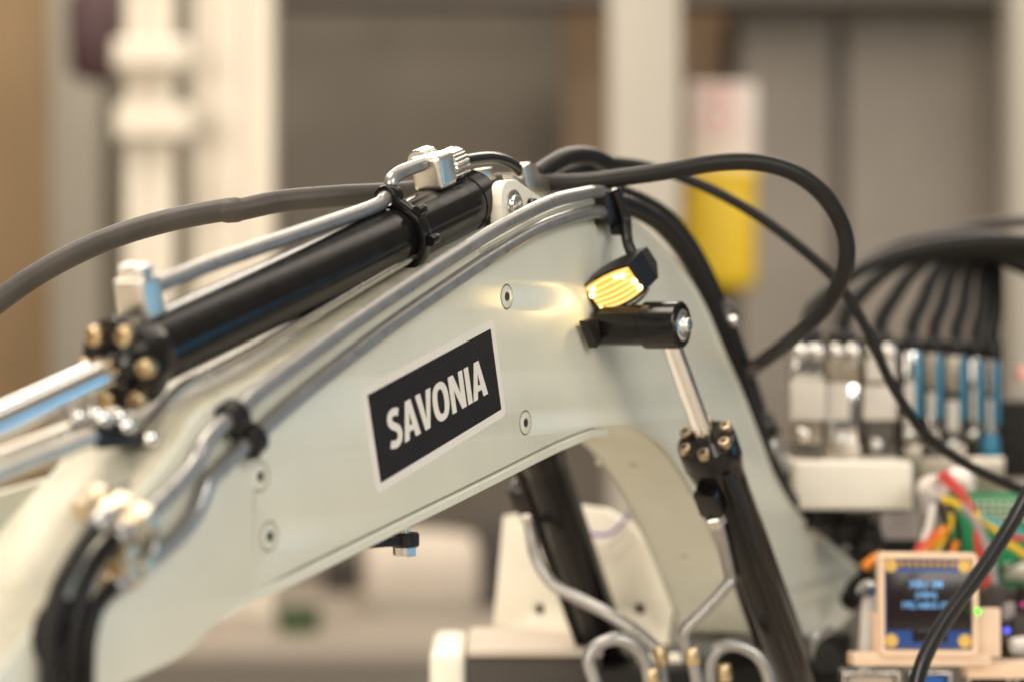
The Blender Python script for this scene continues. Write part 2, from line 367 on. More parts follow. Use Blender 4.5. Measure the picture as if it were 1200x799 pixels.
# ------------------------------------------------------------------ boom
WB = 24.0
boom = thing('excavator_boom', 'pale cream painted boom of a model excavator with a SAVONIA sticker', 'boom', W3(0, -60, 12))
def path(px, n=4): return smooth2([TZ(*p) for p in px], n)
top_front = [(-60, 850), (0, 786), (40, 735), (85, 672), (130, 620), (175, 566), (205, 527), (237, 481), (310, 440), (372, 404), (460, 349), (560, 288)]
top_knee = [(560, 288), (640, 246), (690, 232), (718, 238), (748, 262), (780, 292), (805, 322), (826, 358), (846, 405), (868, 455), (890, 512), (908, 558), (935, 600), (968, 630), (1003, 660)]
foot = [(1003, 660), (1006, 690), (985, 735), (905, 748), (884, 742)]
arch = [(884, 742), (868, 700), (850, 652), (832, 612), (815, 578), (798, 550), (780, 527), (757, 508), (730, 499), (700, 500), (670, 509), (640, 522)]
low = [(640, 522), (560, 562), (480, 601), (400, 640), (340, 670), (292, 697)]
nose = [(292, 697), (262, 722), (232, 752), (205, 772), (150, 800), (60, 850)]
seam_t = TZ(298, 580)[0]
pf = path(top_front); pk = path(top_knee, 6); pft = path(foot, 3); pa = path(arch, 6); pl = path(low); pn = path(nose)
bolt_px = [(305, 558), (316, 628), (594, 348), (616, 495)]
bolts = [TZ(*p) for p in bolt_px]
outline = pf + pk[1:] + pft[1:] + pa[1:] + pl[1:] + pn[1:]
# front/rear halves of the near side, parted by a fine seam
def clip_t(poly, lo=None, hi=None):
    out = []
    def inside(p): return (lo is None or p[0] >= lo) and (hi is None or p[0] <= hi)
    lim = lo if lo is not None else hi
    for i in range(len(poly)):
        a, b = poly[i], poly[(i+1) % len(poly)]
        if inside(a): out.append(a)
        if inside(a) != inside(b):
            k = (lim-a[0])/(b[0]-a[0]); out.append((lim, a[1]+(b[1]-a[1])*k))
    return out
def pmap(w): return lambda x, y, h: W3(x, y, w+h)
rear_poly = clip_t(outline, lo=seam_t+0.02); front_poly = clip_t(outline, hi=seam_t-0.02)
mk('side_panel', sheet([rear_poly]+[circle(t, z, 3.05) for t, z in bolts], pmap(0.75), 1.5, 0.05), 'boom_paint', boom, smooth=30)
mk('nose_panel', sheet([front_poly], pmap(0.83), 1.5, 0.05), 'boom_paint', boom, smooth=30)
mk('side_panel', sheet([outline], pmap(WB-0.75), 1.5, 0.12), 'boom_paint', boom, smooth=30)
mk('top_plate', strip(pf, 0.5, WB-0.5, 1.6, -1, 0.4), 'top_paint', boom)
mk('back_plate', strip(pk, -0.6, WB+0.6, 2.0, -1, 0.6), 'boom_paint', boom)
mk('foot_plate', strip(pft, 1.5, WB-1.5, 1.5, -1), 'boom_paint', boom)
mk('underside_plate', strip(path(arch[:-2], 6), 0.3, WB-0.3, 1.6, -1, 0.3), 'boom_paint', boom)
mk('bottom_plate', strip([(t, z-0.42+0.9*max(0.0, min(1.0, (seam_t+12-t)/18))) for t, z in path([(712, 499.5), (690, 502), (665, 511)]+low+nose[1:3])], -1.1, WB+1.1, 2.2, 1, 0.4, (0.72, 1.25, 0.18)), 'boom_paint', boom)
for i, (t, z) in enumerate(bolts):
    ang = random.random()
    sw = mk('screw', lathe(W3(t, z, 0.0), OUT, [(-2.2, 0), (-2.2, 2.3), (-0.55, 2.5), (0.05, 2.62), (0.12, 2.5), (0.12, 1.15), (-1.4, 1.05), (-1.4, 0)][1:], 26), 'boom_paint', boom)
    mk('screw_socket', lathe(W3(t, z, -0.02), OUT, [(-0.3, 0), (-0.3, 0.85), (0.16, 0.92), (0.17, 0)], 6, x0=U*math.cos(ang)+Z*math.sin(ang)), 'dark_gap', sw, smooth=0)
    mk('screw_ring', sheet([circle(t, z, 3.05), circle(t, z, 2.62)], pmap(0.35), 0.3), 'groove', sw, smooth=0)
# two rivets seen on the arch underside
def find_on(pth, px, py):
    best = None
    for i in range(1, len(pth)-1):
        for k in range(49):
            w = WB*k/48; p = W3(*pth[i], w); qx, qy = 600+p.x/p.y*F, 399.5-p.z/p.y*F
            e_ = (qx-px)**2+(qy-py)**2
            if best is None or e_ < best[0]:
                dt, dz = pth[i+1][0]-pth[i-1][0], pth[i+1][1]-pth[i-1][1]; n_ = (U*dz-Z*dt).normalized()
                if n_.dot(p) > 0: n_ = -n_
                best = (e_, p, n_)
    return best
for px, py in ((697, 546), (741, 546), (802, 651)):
    e_, p, n_ = find_on(pa, px, py)
    mk('rivet', lathe(p, n_, [(-0.3, 1.5), (0.2, 1.4), (0.4, 0.9), (0.45, 0)], 16), 'top_paint', boom)
# sticker ---------------------------------------------------------------
sc = [B(430.8, 462.2), B(575, 384.9), B(586.6, 479.5), B(445.1, 565.9)]
s2 = [((p-P0).dot(U), p.z) for p in sc]
cx = sum(p[0] for p in s2)/4; cz = sum(p[1] for p in s2)/4
wv = (V(s2[1])-V(s2[0])+V(s2[2])-V(s2[3]))/2; hv = (V(s2[0])-V(s2[3])+V(s2[1])-V(s2[2]))/2
SL, SH = wv.length, hv.length; sa = math.atan2(wv.y, wv.x)
ca, sn = math.cos(sa), math.sin(sa)
def smap(w): return lambda x, y, h: W3(cx+x*ca-y*sn, cz+x*sn+y*ca, w-h)
def rrect(w, h, r, n=6):
    out = []
    for qx, qy, a0 in ((w-r, h-r, 0), (-w+r, h-r, 90), (-w+r, -h+r, 180), (w-r, -h+r, 270)):
        for k in range(n+1): q = math.radians(a0+90*k/n); out.append((qx+r*math.cos(q), qy+r*math.sin(q)))
    return out
st = mk('sticker', sheet([rrect(SL/2+1.9, SH/2+1.9, 1.6)], smap(-0.04), 0.08), 'sticker_white', boom, smooth=0)
st['label'] = 'white bordered black sticker reading SAVONIA'
mk('black_field', sheet([rrect(SL/2, SH/2, 0.12, 1)], smap(-0.10), 0.03), 'sticker_black', st, smooth=0)
def ribbon(cl, w):
    P = catmull([V((x, y, 0)) for x, y in cl], 6); Lh, Rh = [], []
    for i in range(len(P)):
        d = (P[min(i+1, len(P)-1)]-P[max(i-1, 0)]).normalized(); n_ = V((-d.y, d.x, 0))*w/2; Lh.append(P[i]+n_); Rh.append(P[i]-n_)
    return [(p.x, p.y) for p in Lh+Rh[::-1]]
s_ = 0.20
GA = ([[(0, 0), (0.24, 1), (0.47, 1), (0.71, 0), (0.49, 0), (0.445, 0.2), (0.255, 0.2), (0.21, 0)], [(0.292, 0.36), (0.352, 0.70), (0.408, 0.36)]], 0.71)
GV = ([[(0, 1), (0.22, 1), (0.345, 0.30), (0.355, 0.30), (0.475, 1), (0.69, 1), (0.455, 0), (0.235, 0)]], 0.69)
GS = ([ribbon([(0.50, 0.845), (0.40, 0.888), (0.28, 0.905), (0.155, 0.86), (0.115, 0.735), (0.17, 0.615), (0.29, 0.53), (0.41, 0.44), (0.455, 0.30), (0.405, 0.16), (0.27, 0.095), (0.14, 0.11), (0.03, 0.155)], s_)], 0.57)
GN = ([[(0, 0), (0, 1), (0.235, 1), (0.475, 0.42), (0.475, 1), (0.67, 1), (0.67, 0), (0.455, 0), (0.195, 0.60), (0.195, 0)]], 0.67)
GI = ([[(0, 0), (0, 1), (0.21, 1), (0.21, 0)]], 0.21)
def ell(cx_, cy_, a, b, n=36, p=2.35):
    o = []
    for k in range(n):
        q = 2*math.pi*k/n; c, s = math.cos(q), math.sin(q)
        o.append((cx_+a*math.copysign(abs(c)**(2/p), c), cy_+b*math.copysign(abs(s)**(2/p), s)))
    return o
GO = ([ell(0.36, 0.5, 0.36, 0.515), ell(0.36, 0.5, 0.15, 0.33)], 0.72)
seq = [GS, GA, GV, GO, GN, GI, GA]; gaps = [0.02, -0.03, 0.01, 0.07, 0.08, 0.04]
tw = sum(g[1] for g in seq)+sum(gaps); cap = 0.44*SH; sxl = (0.905-0.105)*SL/tw; x = -SL/2+0.105*SL; base = SH/2-0.725*SH
for i, g in enumerate(seq):
    polys = [[(x+a*sxl, base+b*cap) for a, b in p] for p in g[0]]
    mk('letter', sheet(polys, smap(-0.14), 0.03), 'letter_white', st, smooth=0)
    x += (g[1]+(gaps[i] if i < 6 else 0))*sxl
# lugs that carry the rear end of the dipper cylinder
for w0, w1 in ((2.5, 6.0), (18.0, 21.5)):
    pts = [TZ(592, 285, 2.5), TZ(588, 240, 2.5), TZ(589, 222, 2.5), TZ(595, 212, 2.5), TZ(606, 211, 2.5), TZ(650, 243, 2.5), TZ(668, 262, 2.5)]
    pts = pts[:1]+smooth2(pts[1:5], 3)+pts[5:]
    lg = mk('cylinder_lug', prism([W3(t, z, w0) for t, z in pts], NIN*(w1-w0), 0.5), 'white_paint', boom)
tp, zp = TZ(601, 240, 2.5)
mk('pivot_pin', lathe(W3(tp, zp, 2.5), OUT, [(-18, 2.6), (0.01, 2.6), (0.01, 3.6), (0.5, 3.6), (0.7, 3.3), (0.7, 2.4), (1.4, 2.3), (1.7, 1.9), (1.7, 0)], 24), 'bright_steel', boom)
tp2, zp2 = TZ(621, 240, 2.5)
mk('lock_screw', socket_bolt(W3(tp2, zp2, 2.5), OUT, 1.5, 1.6), 'black_anodised', boom)
# clip with bolt under the bottom plate
tb, zb = TZ(474, 618, 8)
ck = thing('hose_clip', 'small black clip bolted under the boom edge', 'clip', W3(tb, zb-6, 8))
mk('arm', prism([W3(*TZ(px, py, 8), 6.5) for px, py in ((426, 642), (446, 629), (464, 628), (464, 639))], NIN*3, 0.3), 'black_plastic', ck)
mk('ring', lathe(W3(tb, zb-4.2, 8), Z, [(0, 1.2), (0, 3.0), (0.3, 3.3), (2.9, 3.3), (3.2, 3.0), (3.2, 1.2)], 26), 'black_plastic', ck)
mk('bolt', join(cyl(W3(tb, zb+1.5, 8), W3(tb, zb-5.6, 8), 1.15, 14, 0.1), lathe(W3(tb, zb-6.3, 8), Z, [(0, 2.4), (0.3, 2.7), (2.0, 2.7), (2.0, 0)], 6)), 'bright_steel', ck, smooth=30)

# ------------------------------------------------------------------ dipper cylinder on top of the boom
ax_a = B(140, 429, 12); ax_b = B(556, 233, 12); AX = (ax_b-ax_a).normalized()
LEN = (ax_b-ax_a).length
UPc = (Z-AX*Z.dot(AX)).normalized(); SDc = AX.cross(UPc)
def axp(px):                                    # axis point seen at photo column px
    lo, hi = -60.0, LEN+40
    for _ in range(40):
        m_ = (lo+hi)/2; p = ax_a+AX*m_
        if 600+p.x/p.y*F < px: lo = m_
        else: hi = m_
    return lo
dc = thing('dipper_cylinder', 'black hydraulic cylinder with chrome rod lying on top of the boom', 'hydraulic cylinder', ax_a+AX*LEN*0.5-Z*6)
RB = 6.8
mk('barrel', lathe(ax_a, AX, [(4.2, RB), (LEN-6.2, RB), (LEN-6.0, RB+0.25), (LEN-0.4, RB+0.25), (LEN, RB-0.2), (LEN, 0)], 48), 'black_anodised', dc)
mk('head', lathe(ax_a, AX, [(0, 0), (0, 8.4), (0.4, 8.8), (3.6, 8.8), (4.2, 8.5), (5.0, 7.7), (8.0, RB+0.02)], 48), 'black_anodised', dc)
mk('gland', lathe(ax_a, AX, [(-1.0, 0), (-1.0, 4.3), (-0.8, 4.6), (0.02, 4.7)], 32), 'black_anodised', dc)
mk('piston_rod', lathe(ax_a, -AX, [(0, 3.1), (92, 3.1), (92, 0)], 40), 'chrome', dc)
for k in range(6):
    q = math.radians(60*k+30); p = ax_a+(UPc*math.cos(q)+SDc*math.sin(q))*7.0
    mk('head_bolt', socket_bolt(p, -AX, 1.75, 2.0), 'brass', dc)
mk('rod_eye', cyl(ax_b+AX*0+SDc*4, ax_b-SDc*4+AX*0, 3.9, 24), 'black_anodised', dc)
# port block at the front
hp = axp(176); pc = ax_a+AX*hp+UPc*(RB+3.7)
PF = (U, NIN, Z)
pb = mk('port_block', box(pc, (2.9, 3.5, 3.9), (AX, SDc, UPc), 0.7, 3), 'aluminium', dc)
mk('port_cap', lathe(pc+UPc*3.8+SDc*1.5, UPc, [(0, 2.0), (0.3, 2.3), (1.9, 2.3), (2.3, 1.9), (2.3, 0)], 6), 'bright_steel', dc, smooth=25)
mk('port_cap', lathe(pc+UPc*3.8-SDc*1.6+AX*0.4, UPc, [(0, 2.0), (0.3, 2.2), (2.1, 2.2), (2.5, 1.8), (2.5, 0)], 6), 'bright_steel', dc, smooth=25)
mk('port_nut', lathe(pc+AX*2.6+UPc*0.8, AX, [(0, 2.1), (1.8, 2.1), (2.2, 1.8), (2.2, 0)], 6), 'bright_steel', dc, smooth=25)
mk('feed_pipe', tube([pc+AX*2.6+UPc*0.8]+[B(px, py, 12) for px, py in ((240, 312), (300, 291), (370, 267), (437, 243), (451, 233), (458, 222), (459, 212), (467, 204), (480, 198), (494, 193))], 1.65, 18, 8), 'pipe_steel', dc)
# rear banjo block with knurled nuts
hq = axp(516); qc = ax_a+AX*hq+UPc*(RB+3.6)
bj = mk('banjo_block', box(qc, (3.8, 4.0, 4.1), (AX, SDc, UPc), 1.5, 4), 'aluminium', dc)
mk('banjo_post', cyl(qc-UPc*6, qc-UPc*3, 2.4, 20), 'black_anodised', dc)
mk('knurled_nut', lathe(qc+AX*3.4-UPc*0.1+OUT*0.5, AX, [(0, 3.5), (0.4, 3.9), (6.2, 3.9), (6.8, 3.4), (6.8, 0)], 48, knurl=0.05), 'bright_steel', dc, smooth=10)
mk('knurled_nut', lathe(qc+UPc*2.3-SDc*3.2-AX*1.5, AX, [(0, 2.6), (0.3, 3.0), (5.6, 3.0), (6.0, 2.6), (6.0, 0)], 40, knurl=0.05), 'bright_steel', dc, smooth=10)
# pipe clamp round the barrel
hc = axp(463); cc = ax_a+AX*hc
def lobe(c, hole_c, r_out): pass
tcx = B(447, 236, 12); tc_rel = tcx-cc; tc_rel -= AX*tc_rel.dot(AX)
tu, ts = tc_rel.dot(UPc), tc_rel.dot(SDc)
def cmap(x, y, h): return cc+SDc*x+UPc*y+AX*h
hull = []
ang0 = math.atan2(tu, ts)
for k in range(25): q = ang0+math.radians(58)+math.radians(244)*k/24; hull.append(((RB+1.9)*math.cos(q), (RB+1.9)*math.sin(q)))
for k in range(15): q = ang0-math.radians(100)+math.radians(200)*k/14; hull.append((ts+3.1*math.cos(q), tu+3.1*math.sin(q)))
clp = mk('pipe_clamp', sheet([hull, circle(0, 0, RB+0.03, 40), circle(ts, tu, 1.68, 24)], cmap, 3.2, 0.3), 'black_anodised', dc, smooth=30)
for rr, aa in ((RB+2.4, -8), (RB+2.0, 38)):
    q = math.radians(aa); 
    p = cc-SDc*rr*math.cos(q)+UPc*rr*math.sin(q) if (-SDc).dot(OUT) > 0 else cc+SDc*rr*math.cos(q)+UPc*rr*math.sin(q)
    mk('clamp_screw', socket_bolt(p-AX*0.5, AX, 1.25, 3.2), 'black_anodised', dc)
# thin pipe running beneath the cylinder
def plate_z(t):
    for (t0, z0), (t1, z1) in zip(pf, pf[1:]):
        if t0 <= t <= t1: return z0+(z1-z0)*(t-t0)/(t1-t0)
    return pf[-1][1]
ta, tb_ = TZ(205, 500)[0], TZ(520, 310)[0]
tag(mk('return_pipe', tube([W3(ta+(tb_-ta)*k/9, plate_z(ta+(tb_-ta)*k/9)+2.7, 7.5) for k in range(10)], 1.15, 14, 4), 'pipe_bright'), 'thin bright pipe under the black cylinder along the boom top', 'pipe', 'rigid pipes on the boom')

# ------------------------------------------------------------------ rigid pipes along the near side
def pipe(name, label, pts, r, m_='pipe_steel', cat='pipe', group='rigid pipes on the boom', seg=18):
    return tag(mk(name, tube(pts, r, seg, 7), m_), label, cat, group)
W_ = -2.3
pipe('steel_pipe', 'upper grey steel pipe curving along the boom top edge', [B(px, py, W_) for px, py in ((164, 610), (186, 590), (206, 570), (222, 552), (231, 538), (238, 522), (249, 508), (264, 494), (285, 476), (310, 453), (385, 398), (460, 346), (540, 294), (593, 262), (645, 237), (680, 228), (704, 225), (722, 230))], 1.68)
pipe('steel_pipe', 'lower grey steel pipe along the boom, just above the sticker', [B(px, py, W_) for px, py in ((165, 664), (204, 632), (226, 606), (236, 584), (244, 563), (262, 545), (284, 523), (304, 505), (342, 471), (397, 427), (455, 383), (520, 338), (575, 301), (628, 270), (663, 256), (692, 249), (710, 250), (724, 256))], 1.68)
pipe('steel_pipe', 'short grey pipe from the front clamp over the boom nose', [B(px, py, 5) for px, py in ((262, 478), (240, 492), (213, 512), (198, 530), (182, 553), (150, 575), (112, 590))], 1.8)
# front pipe clamp across the pipes
fc = thing('pipe_clamp', 'black pipe clamp holding the grey pipes near the boom nose', 'clamp', B(250, 530, 0))
for px, py, w in ((200, 500, 11), (230, 492, 6)): mk('clamp_ring', lathe(B(px, py, w), (B(px+20, py-14, w)-B(px, py, w)), [(-1.6, 1.8), (-1.6, 2.6), (-1.2, 3.0), (1.2, 3.0), (1.6, 2.6), (1.6, 1.8)], 22), 'black_plastic', fc)
for px, py in ((272, 489), (293, 516)):
    a = B(px, py, W_); b = B(px+24, py-21, W_)
    mk('clamp_ring', lathe(a, b-a, [(-1.9, 1.86), (-1.9, 2.9), (-1.5, 3.3), (1.5, 3.3), (1.9, 2.9), (1.9, 1.86)], 24), 'black_plastic', fc)
a, b = B(200, 512, 9), B(288, 508, -0.5)
mk('bridge', prism([B(236, 500, 6), B(276, 478, -1), B(284, 492, -1), B(240, 512, 6)], -Z*2.4, 0.4), 'black_plastic', fc)
mk('cap', lathe(B(298, 527, -3.4), OUT, [(-0.8, 1.9), (0.6, 1.8), (1.0, 1.3), (1.0, 0)], 16), 'black_plastic', fc)
# unions and hoses at the nose
def union(label, p, ax, r=2.6, L=6.5, group='bright pipe unions at the boom nose'):
    t = thing('pipe_union', label, 'fitting', p, group); ax = V(ax).normalized()
    mk('hex_nut', lathe(p-ax*L*0.5, ax, [(0, r*0.85), (0.4, r), (L*0.5, r), (L*0.5+0.3, r*0.8)], 6), 'pipe_steel' if L > 6.9 else 'union_metal', t, smooth=25)
    mk('collar', lathe(p-ax*L*0.5, ax, [(L*0.5+0.2, r*0.8), (L*0.7, r*0.86), (L, r*0.8), (L, 0)], 20), 'brass' if r < 2.5 else ('pipe_steel' if L > 6.9 else 'union_metal'), t)
nx = B(160, 612, W_)-B(225, 548, W_)
union('bright union at the end of the upper steel pipe', B(137, 601, 1.0), nx, 3.0)
union('bright union nearest the camera on the boom nose', B(160, 614, -2.5), nx, 3.0)
union('dim union behind the two bright ones on the boom nose', B(106, 588, 5), nx, 2.6)
union('lower brassy union on the front of the boom nose', B(160, 668, -2.5), nx, 2.4)
union('small brassy union between the two rows on the boom nose', B(142, 652, -2.2), nx, 2.2, 5)
union('lowest brassy union beside the black nose hose', B(140, 674, -2.0), nx, 2.4)
def hose(label, pts, r, m_='rubber', group='black hydraulic hoses', name='hydraulic_hose', seg=16, n=7, cat='hose', wob=0.0):
    return tag(mk(name, tube(pts, r, seg, n, wob=wob), m_), label, cat, group)
G1 = 'black hoses hanging from the boom nose'
hose('black hose from the rear nose union, curling downward', [B(px, py, -2.6) for px, py in ((122, 606), (103, 630), (84, 660), (67, 695), (58, 745), (58, 850))], 1.5, group=G1)
hose('black hose from the bright nose union bending down', [B(px, py, -2.8) for px, py in ((146, 622), (127, 640), (104, 675), (90, 720), (82, 765), (80, 850))], 1.5, group=G1)
hose('black hose from the lower brassy nose union', [B(px, py, -3) for px, py in ((142, 680), (128, 692), (112, 714), (103, 750), (101, 790), (101, 850))], 1.5, group=G1)
for lb, p_, q_ in (('rear', (121, 607), (110, 620)), ('middle', (145, 623), (132, 634)), ('lower', (142, 680), (130, 690))):
    a_, b_ = B(*p_, -2.6), B(*q_, -2.7); d_ = (b_-a_).normalized()
    hf = thing('hose_crimp', 'steel crimp sleeve on the '+lb+' nose hose', 'fitting', a_, 'steel crimps on the nose hoses')
    mk('sleeve', lathe(a_-d_*1.0, d_, [(0, 1.6), (0.4, 2.0), (3.6, 2.0), (4.0, 1.7)], 18), 'pipe_steel', hf)
    mk('hex_collar', lathe(a_-d_*3.0, d_, [(0, 1.9), (0.3, 2.3), (1.8, 2.3), (2.1, 1.9)], 6), 'union_metal', hf, smooth=25)
pipe('steel_pipe', 'thin steel jumper pipe between the two rows of nose unions', [B(px, py, -3.2) for px, py in ((172, 612), (180, 622), (181, 640), (174, 656), (164, 664))], 1.1)
tag(mk('pivot_boss', lathe(B(66, 742, -0.2), OUT, [(0, 6), (2.4, 6), (3.0, 5.2), (3.0, 2.6), (2.2, 2.4), (2.2, 0)], 30), 'matt_black'), 'dark round pivot boss on the boom nose behind the hoses', 'boss')
hose('thin black cable over the left edge of the boom nose', [B(px, py, 24) for px, py in ((-60, 590), (-20, 624), (10, 650), (45, 668))], 1.0, group=None, name='signal_cable', cat='cable')
tag(mk('dipper_cheek', prism([W3(*TZ(-80, 600, 27), 27), W3(*TZ(60, 560, 27), 27), W3(*TZ(40, 640, 27), 27), W3(*TZ(-20, 760, 27), 27), W3(*TZ(-90, 800, 27), 27)], NIN*2, 0.3), 'boom_paint'), 'cream cheek plate at the far left beyond the boom nose', 'plate')
# tube pair on the boom top at the left, with its clamp
pc2 = thing('pipe_clamp', 'black clamp with bright bolts at the left, under the chrome rod', 'clamp', B(140, 520, 10))
mk('base', prism([B(112, 527, 6), B(192, 520, 6), B(196, 509, 14), B(118, 512, 14)], Z*2.0, 0.3), 'black_plastic', pc2)
mk('jaw', prism([B(92, 508, 8), B(150, 492, 8), B(150, 512, 8), B(96, 526, 8)], NIN*7, 0.6), 'black_plastic', pc2)
for px, py, w in ((91, 487, 12), (112, 483, 15), (120, 489, 9), (139, 487, 11), (148, 497, 7), (176, 512, 5)):
    mk('clamp_bolt', cyl(B(px, py, w)-Z*1.4, B(px, py, w)+Z*0.8, 1.6, 16, 0.4), 'chrome', pc2)
for (dy, w, lb) in ((0, 8, 'nearer cream grey tube entering at the left edge under the chrome rod'), (-14, 14, 'farther cream grey tube entering at the left edge under the chrome rod')):
    pipe('steel_pipe', lb, [B(px, py+dy, w) for px, py in ((-80, 582), (-30, 566), (20, 545), (70, 526), (106, 512))], 1.9, 'aluminium')

# ------------------------------------------------------------------ work light and its stem
LN = -(U*0.74+Z*0.52-OUT*0.22).normalized(); lc = B(719, 338, -7)
cor = [onplane(px, py, lc, LN) for px, py in ((683, 338), (737, 311), (756, 340), (703, 365))]     # tl tr br bl
def bil(u, v, h=0.0):
    p = cor[0].lerp(cor[1], u).lerp(cor[3].lerp(cor[2], u), v)
    ev = (cor[3]-cor[0]).normalized()
    p = p - ev*(1.0*4*u*(1-u)*(1-v)) + ev*(1.3*4*u*(1-u)*v)
    return p+LN*h
wlt = thing('work_light', 'small black work lamp with a glowing amber ribbed lens', 'lamp', B(719, 372, -7))
NU, NV = 22, 36; vs = []; fs = []
for j in range(NV+1):
    for i in range(NU+1):
        u, v = i/NU, j/NV
        rib = 0.9*(1-(2*u-1)**2)*(1-(2*v-1)**2)
        vs.append(bil(0.03+0.94*u, 0.05+0.90*v, rib))
for j in range(NV):
    for i in range(NU): a = j*(NU+1)+i; fs.append((a, a+1, a+NU+2, a+NU+1))
lens = mk('lens', (vs, fs), 'lens_glow', wlt)
for k in range(6):
    v = 0.12+k*0.152
    mk('lens_rib', tube([bil(0.06+0.88*i/8, v, 0.10+0.9*(1-(2*(0.06+0.88*i/8)-1)**2)*(1-(2*v-1)**2)) for i in range(9)], 0.30, 8, 3), 'rib_glow', lens)
BK = -LN*11
back_c = D(747, 306, (lc+BK).y)
rim = [bil(u, 0) for u in (0, .2, .4, .6, .8, 1)]+[bil(u, 1) for u in (1, .8, .6, .4, .2, 0)]
rim = [lc+(p-lc)*1.05 for p in rim]
rear = [back_c+(p-lc)*0.60 for p in rim]
mid = [lc.lerp(back_c, 0.45)+(p-lc)*1.03 for p in rim]
n = len(rim); vs = rim+mid+rear+[lc+(p-lc)*0.95+LN*0.05 for p in rim]; fs = []
for i in range(n):
    j = (i+1) % n; fs += [(i, j, n+j, n+i), (n+i, n+j, 2*n+j, 2*n+i), (i, j, 3*n+j, 3*n+i)]
fs.append(tuple(2*n+i for i in range(n)))
mk('housing', (vs, fs), 'black_plastic', wlt, smooth=25)
for u, v in ((0.16, 0.2), (0.68, 0.18), (0.80, 0.25), (0.93, 0.55), (0.95, 0.8), (0.08, 0.35), (0.07, 0.9)):
    mk('emitter', lathe(bil(u, v, 0.25), LN, [(0, 0.75), (0.7, 0.6), (0.95, 0.3), (1.0, 0)], 10), 'lamp_emitter', wlt)
mk('trim_strip', tube([bil(u, 1, -1.2)+(cor[3]-cor[0]).normalized()*o for u, o in ((-0.16, 1.2), (0.1, 1.3), (0.35, 1.5), (0.6, 1.5), (0.85, 1.3), (1.06, 0.6))], 0.42, 8), 'pipe_steel', wlt)
mk('stem', tube([B(743, 302, -10), B(736, 286, -8.5), B(734, 272, -7), B(733, 258, -6), B(728, 242, -5.5), B(721, 223, -5)], 1.45, 12), 'black_plastic', wlt)
mk('foot_bracket', prism([B(688, 376, -4), B(700, 372, -4), B(706, 400, -4), B(700, 408, -4)], NIN*2.5, 0.3), 'black_plastic', wlt)
pl_ = bpy.data.lights.new('lamp_glow', 'SPOT'); pl_.specular_factor = 0.05; pl_.energy = 0.006; pl_.color = (1.0, 0.72, 0.30); pl_.shadow_soft_size = 0.002
pl_.spot_size = math.radians(125); pl_.spot_blend = 0.6
po = bpy.data.objects.new('lamp_glow', pl_); link(po); po.parent = wlt
po.location = (lc+LN*2.2-ORG[wlt.name])*MM
po.rotation_euler = (LN+NIN*0.45-Z*0.35).normalized().to_track_quat('-Z', 'Y').to_euler()
# strap/clamp where the pipes turn into hoses
kc = thing('hose_clamp', 'black clamp with a cap screw at the boom knee above the lamp', 'clamp', B(720, 262, -2))
mk('block', prism([B(712, 226, -4.5), B(728, 224, -4.5), B(735, 262, -4.5), B(716, 264, -4.5)], NIN*6, 0.6), 'black_plastic', kc)
mk('cap_screw', socket_bolt(B(720, 223, -4)-Z*1, Z, 1.5, 2.2), 'bright_steel', kc)
mk('knob', lathe(B(718, 268, -2), OUT, [(0, 1.8), (2.6, 1.9), (3.2, 1.3), (3.2, 0)], 14), 'black_plastic', kc)
# hoses down the back of the boom
G2 = 'black hoses running down the back of the boom'
back = ((722, 232), (745, 240), (775, 258), (803, 290), (828, 335), (850, 385), (870, 438), (887, 490), (906, 540), (930, 585), (968, 620), (1012, 645))
hose('outer black hose running down the back of the boom', [B(px+3, py-4, 9) for px, py in back], 2.7, group=G2)
hose('inner black hose hugging the back edge of the boom', [B(px-2, py+4, 2) for px, py in back], 2.5, group=G2)
hose('third black hose behind the boom knee', [B(px+1, py-2, 17) for px, py in back], 2.7, group=G2)
tie = thing('hose_tie', 'black tie and bright screw on the boom back hoses', 'clamp', B(846, 376, 4))
mk('band', lathe(B(845, 373, 5), (B(855, 398, 5)-B(840, 360, 5)), [(-3.0, 4.0), (-2.4, 5.4), (2.4, 5.6), (3.2, 4.2)], 20), 'black_plastic', tie)
mk('screw', socket_bolt(B(856, 377, 0), OUT, 1.6, 2.4), 'bright_steel', tie)
tie2 = thing('hose_tie', 'black tie on the lower bend of the boom back hoses', 'clamp', B(893, 505, 4))
mk('band', lathe(B(891, 500, 5), (B(905, 540, 5)-B(880, 470, 5)), [(-2.4, 3.8), (-2.0, 5.0), (2.0, 5.2), (2.6, 4.0)], 20), 'black_plastic', tie2)
mk('tail', tube([B(893, 500, 0), B(905, 498, -1), B(914, 506, -1)], 0.7, 8), 'black_plastic', tie2)
for i, (px, py) in enumerate(((905, 527), (915, 541), (985, 633))):
    union(('upper', 'middle', 'lowest')[i]+' grey union on the boom back hoses', B(px, py, 1), B(px+16, py+30, 1)-B(px, py, 1), 2.7, 7, 'grey unions on the back hoses')

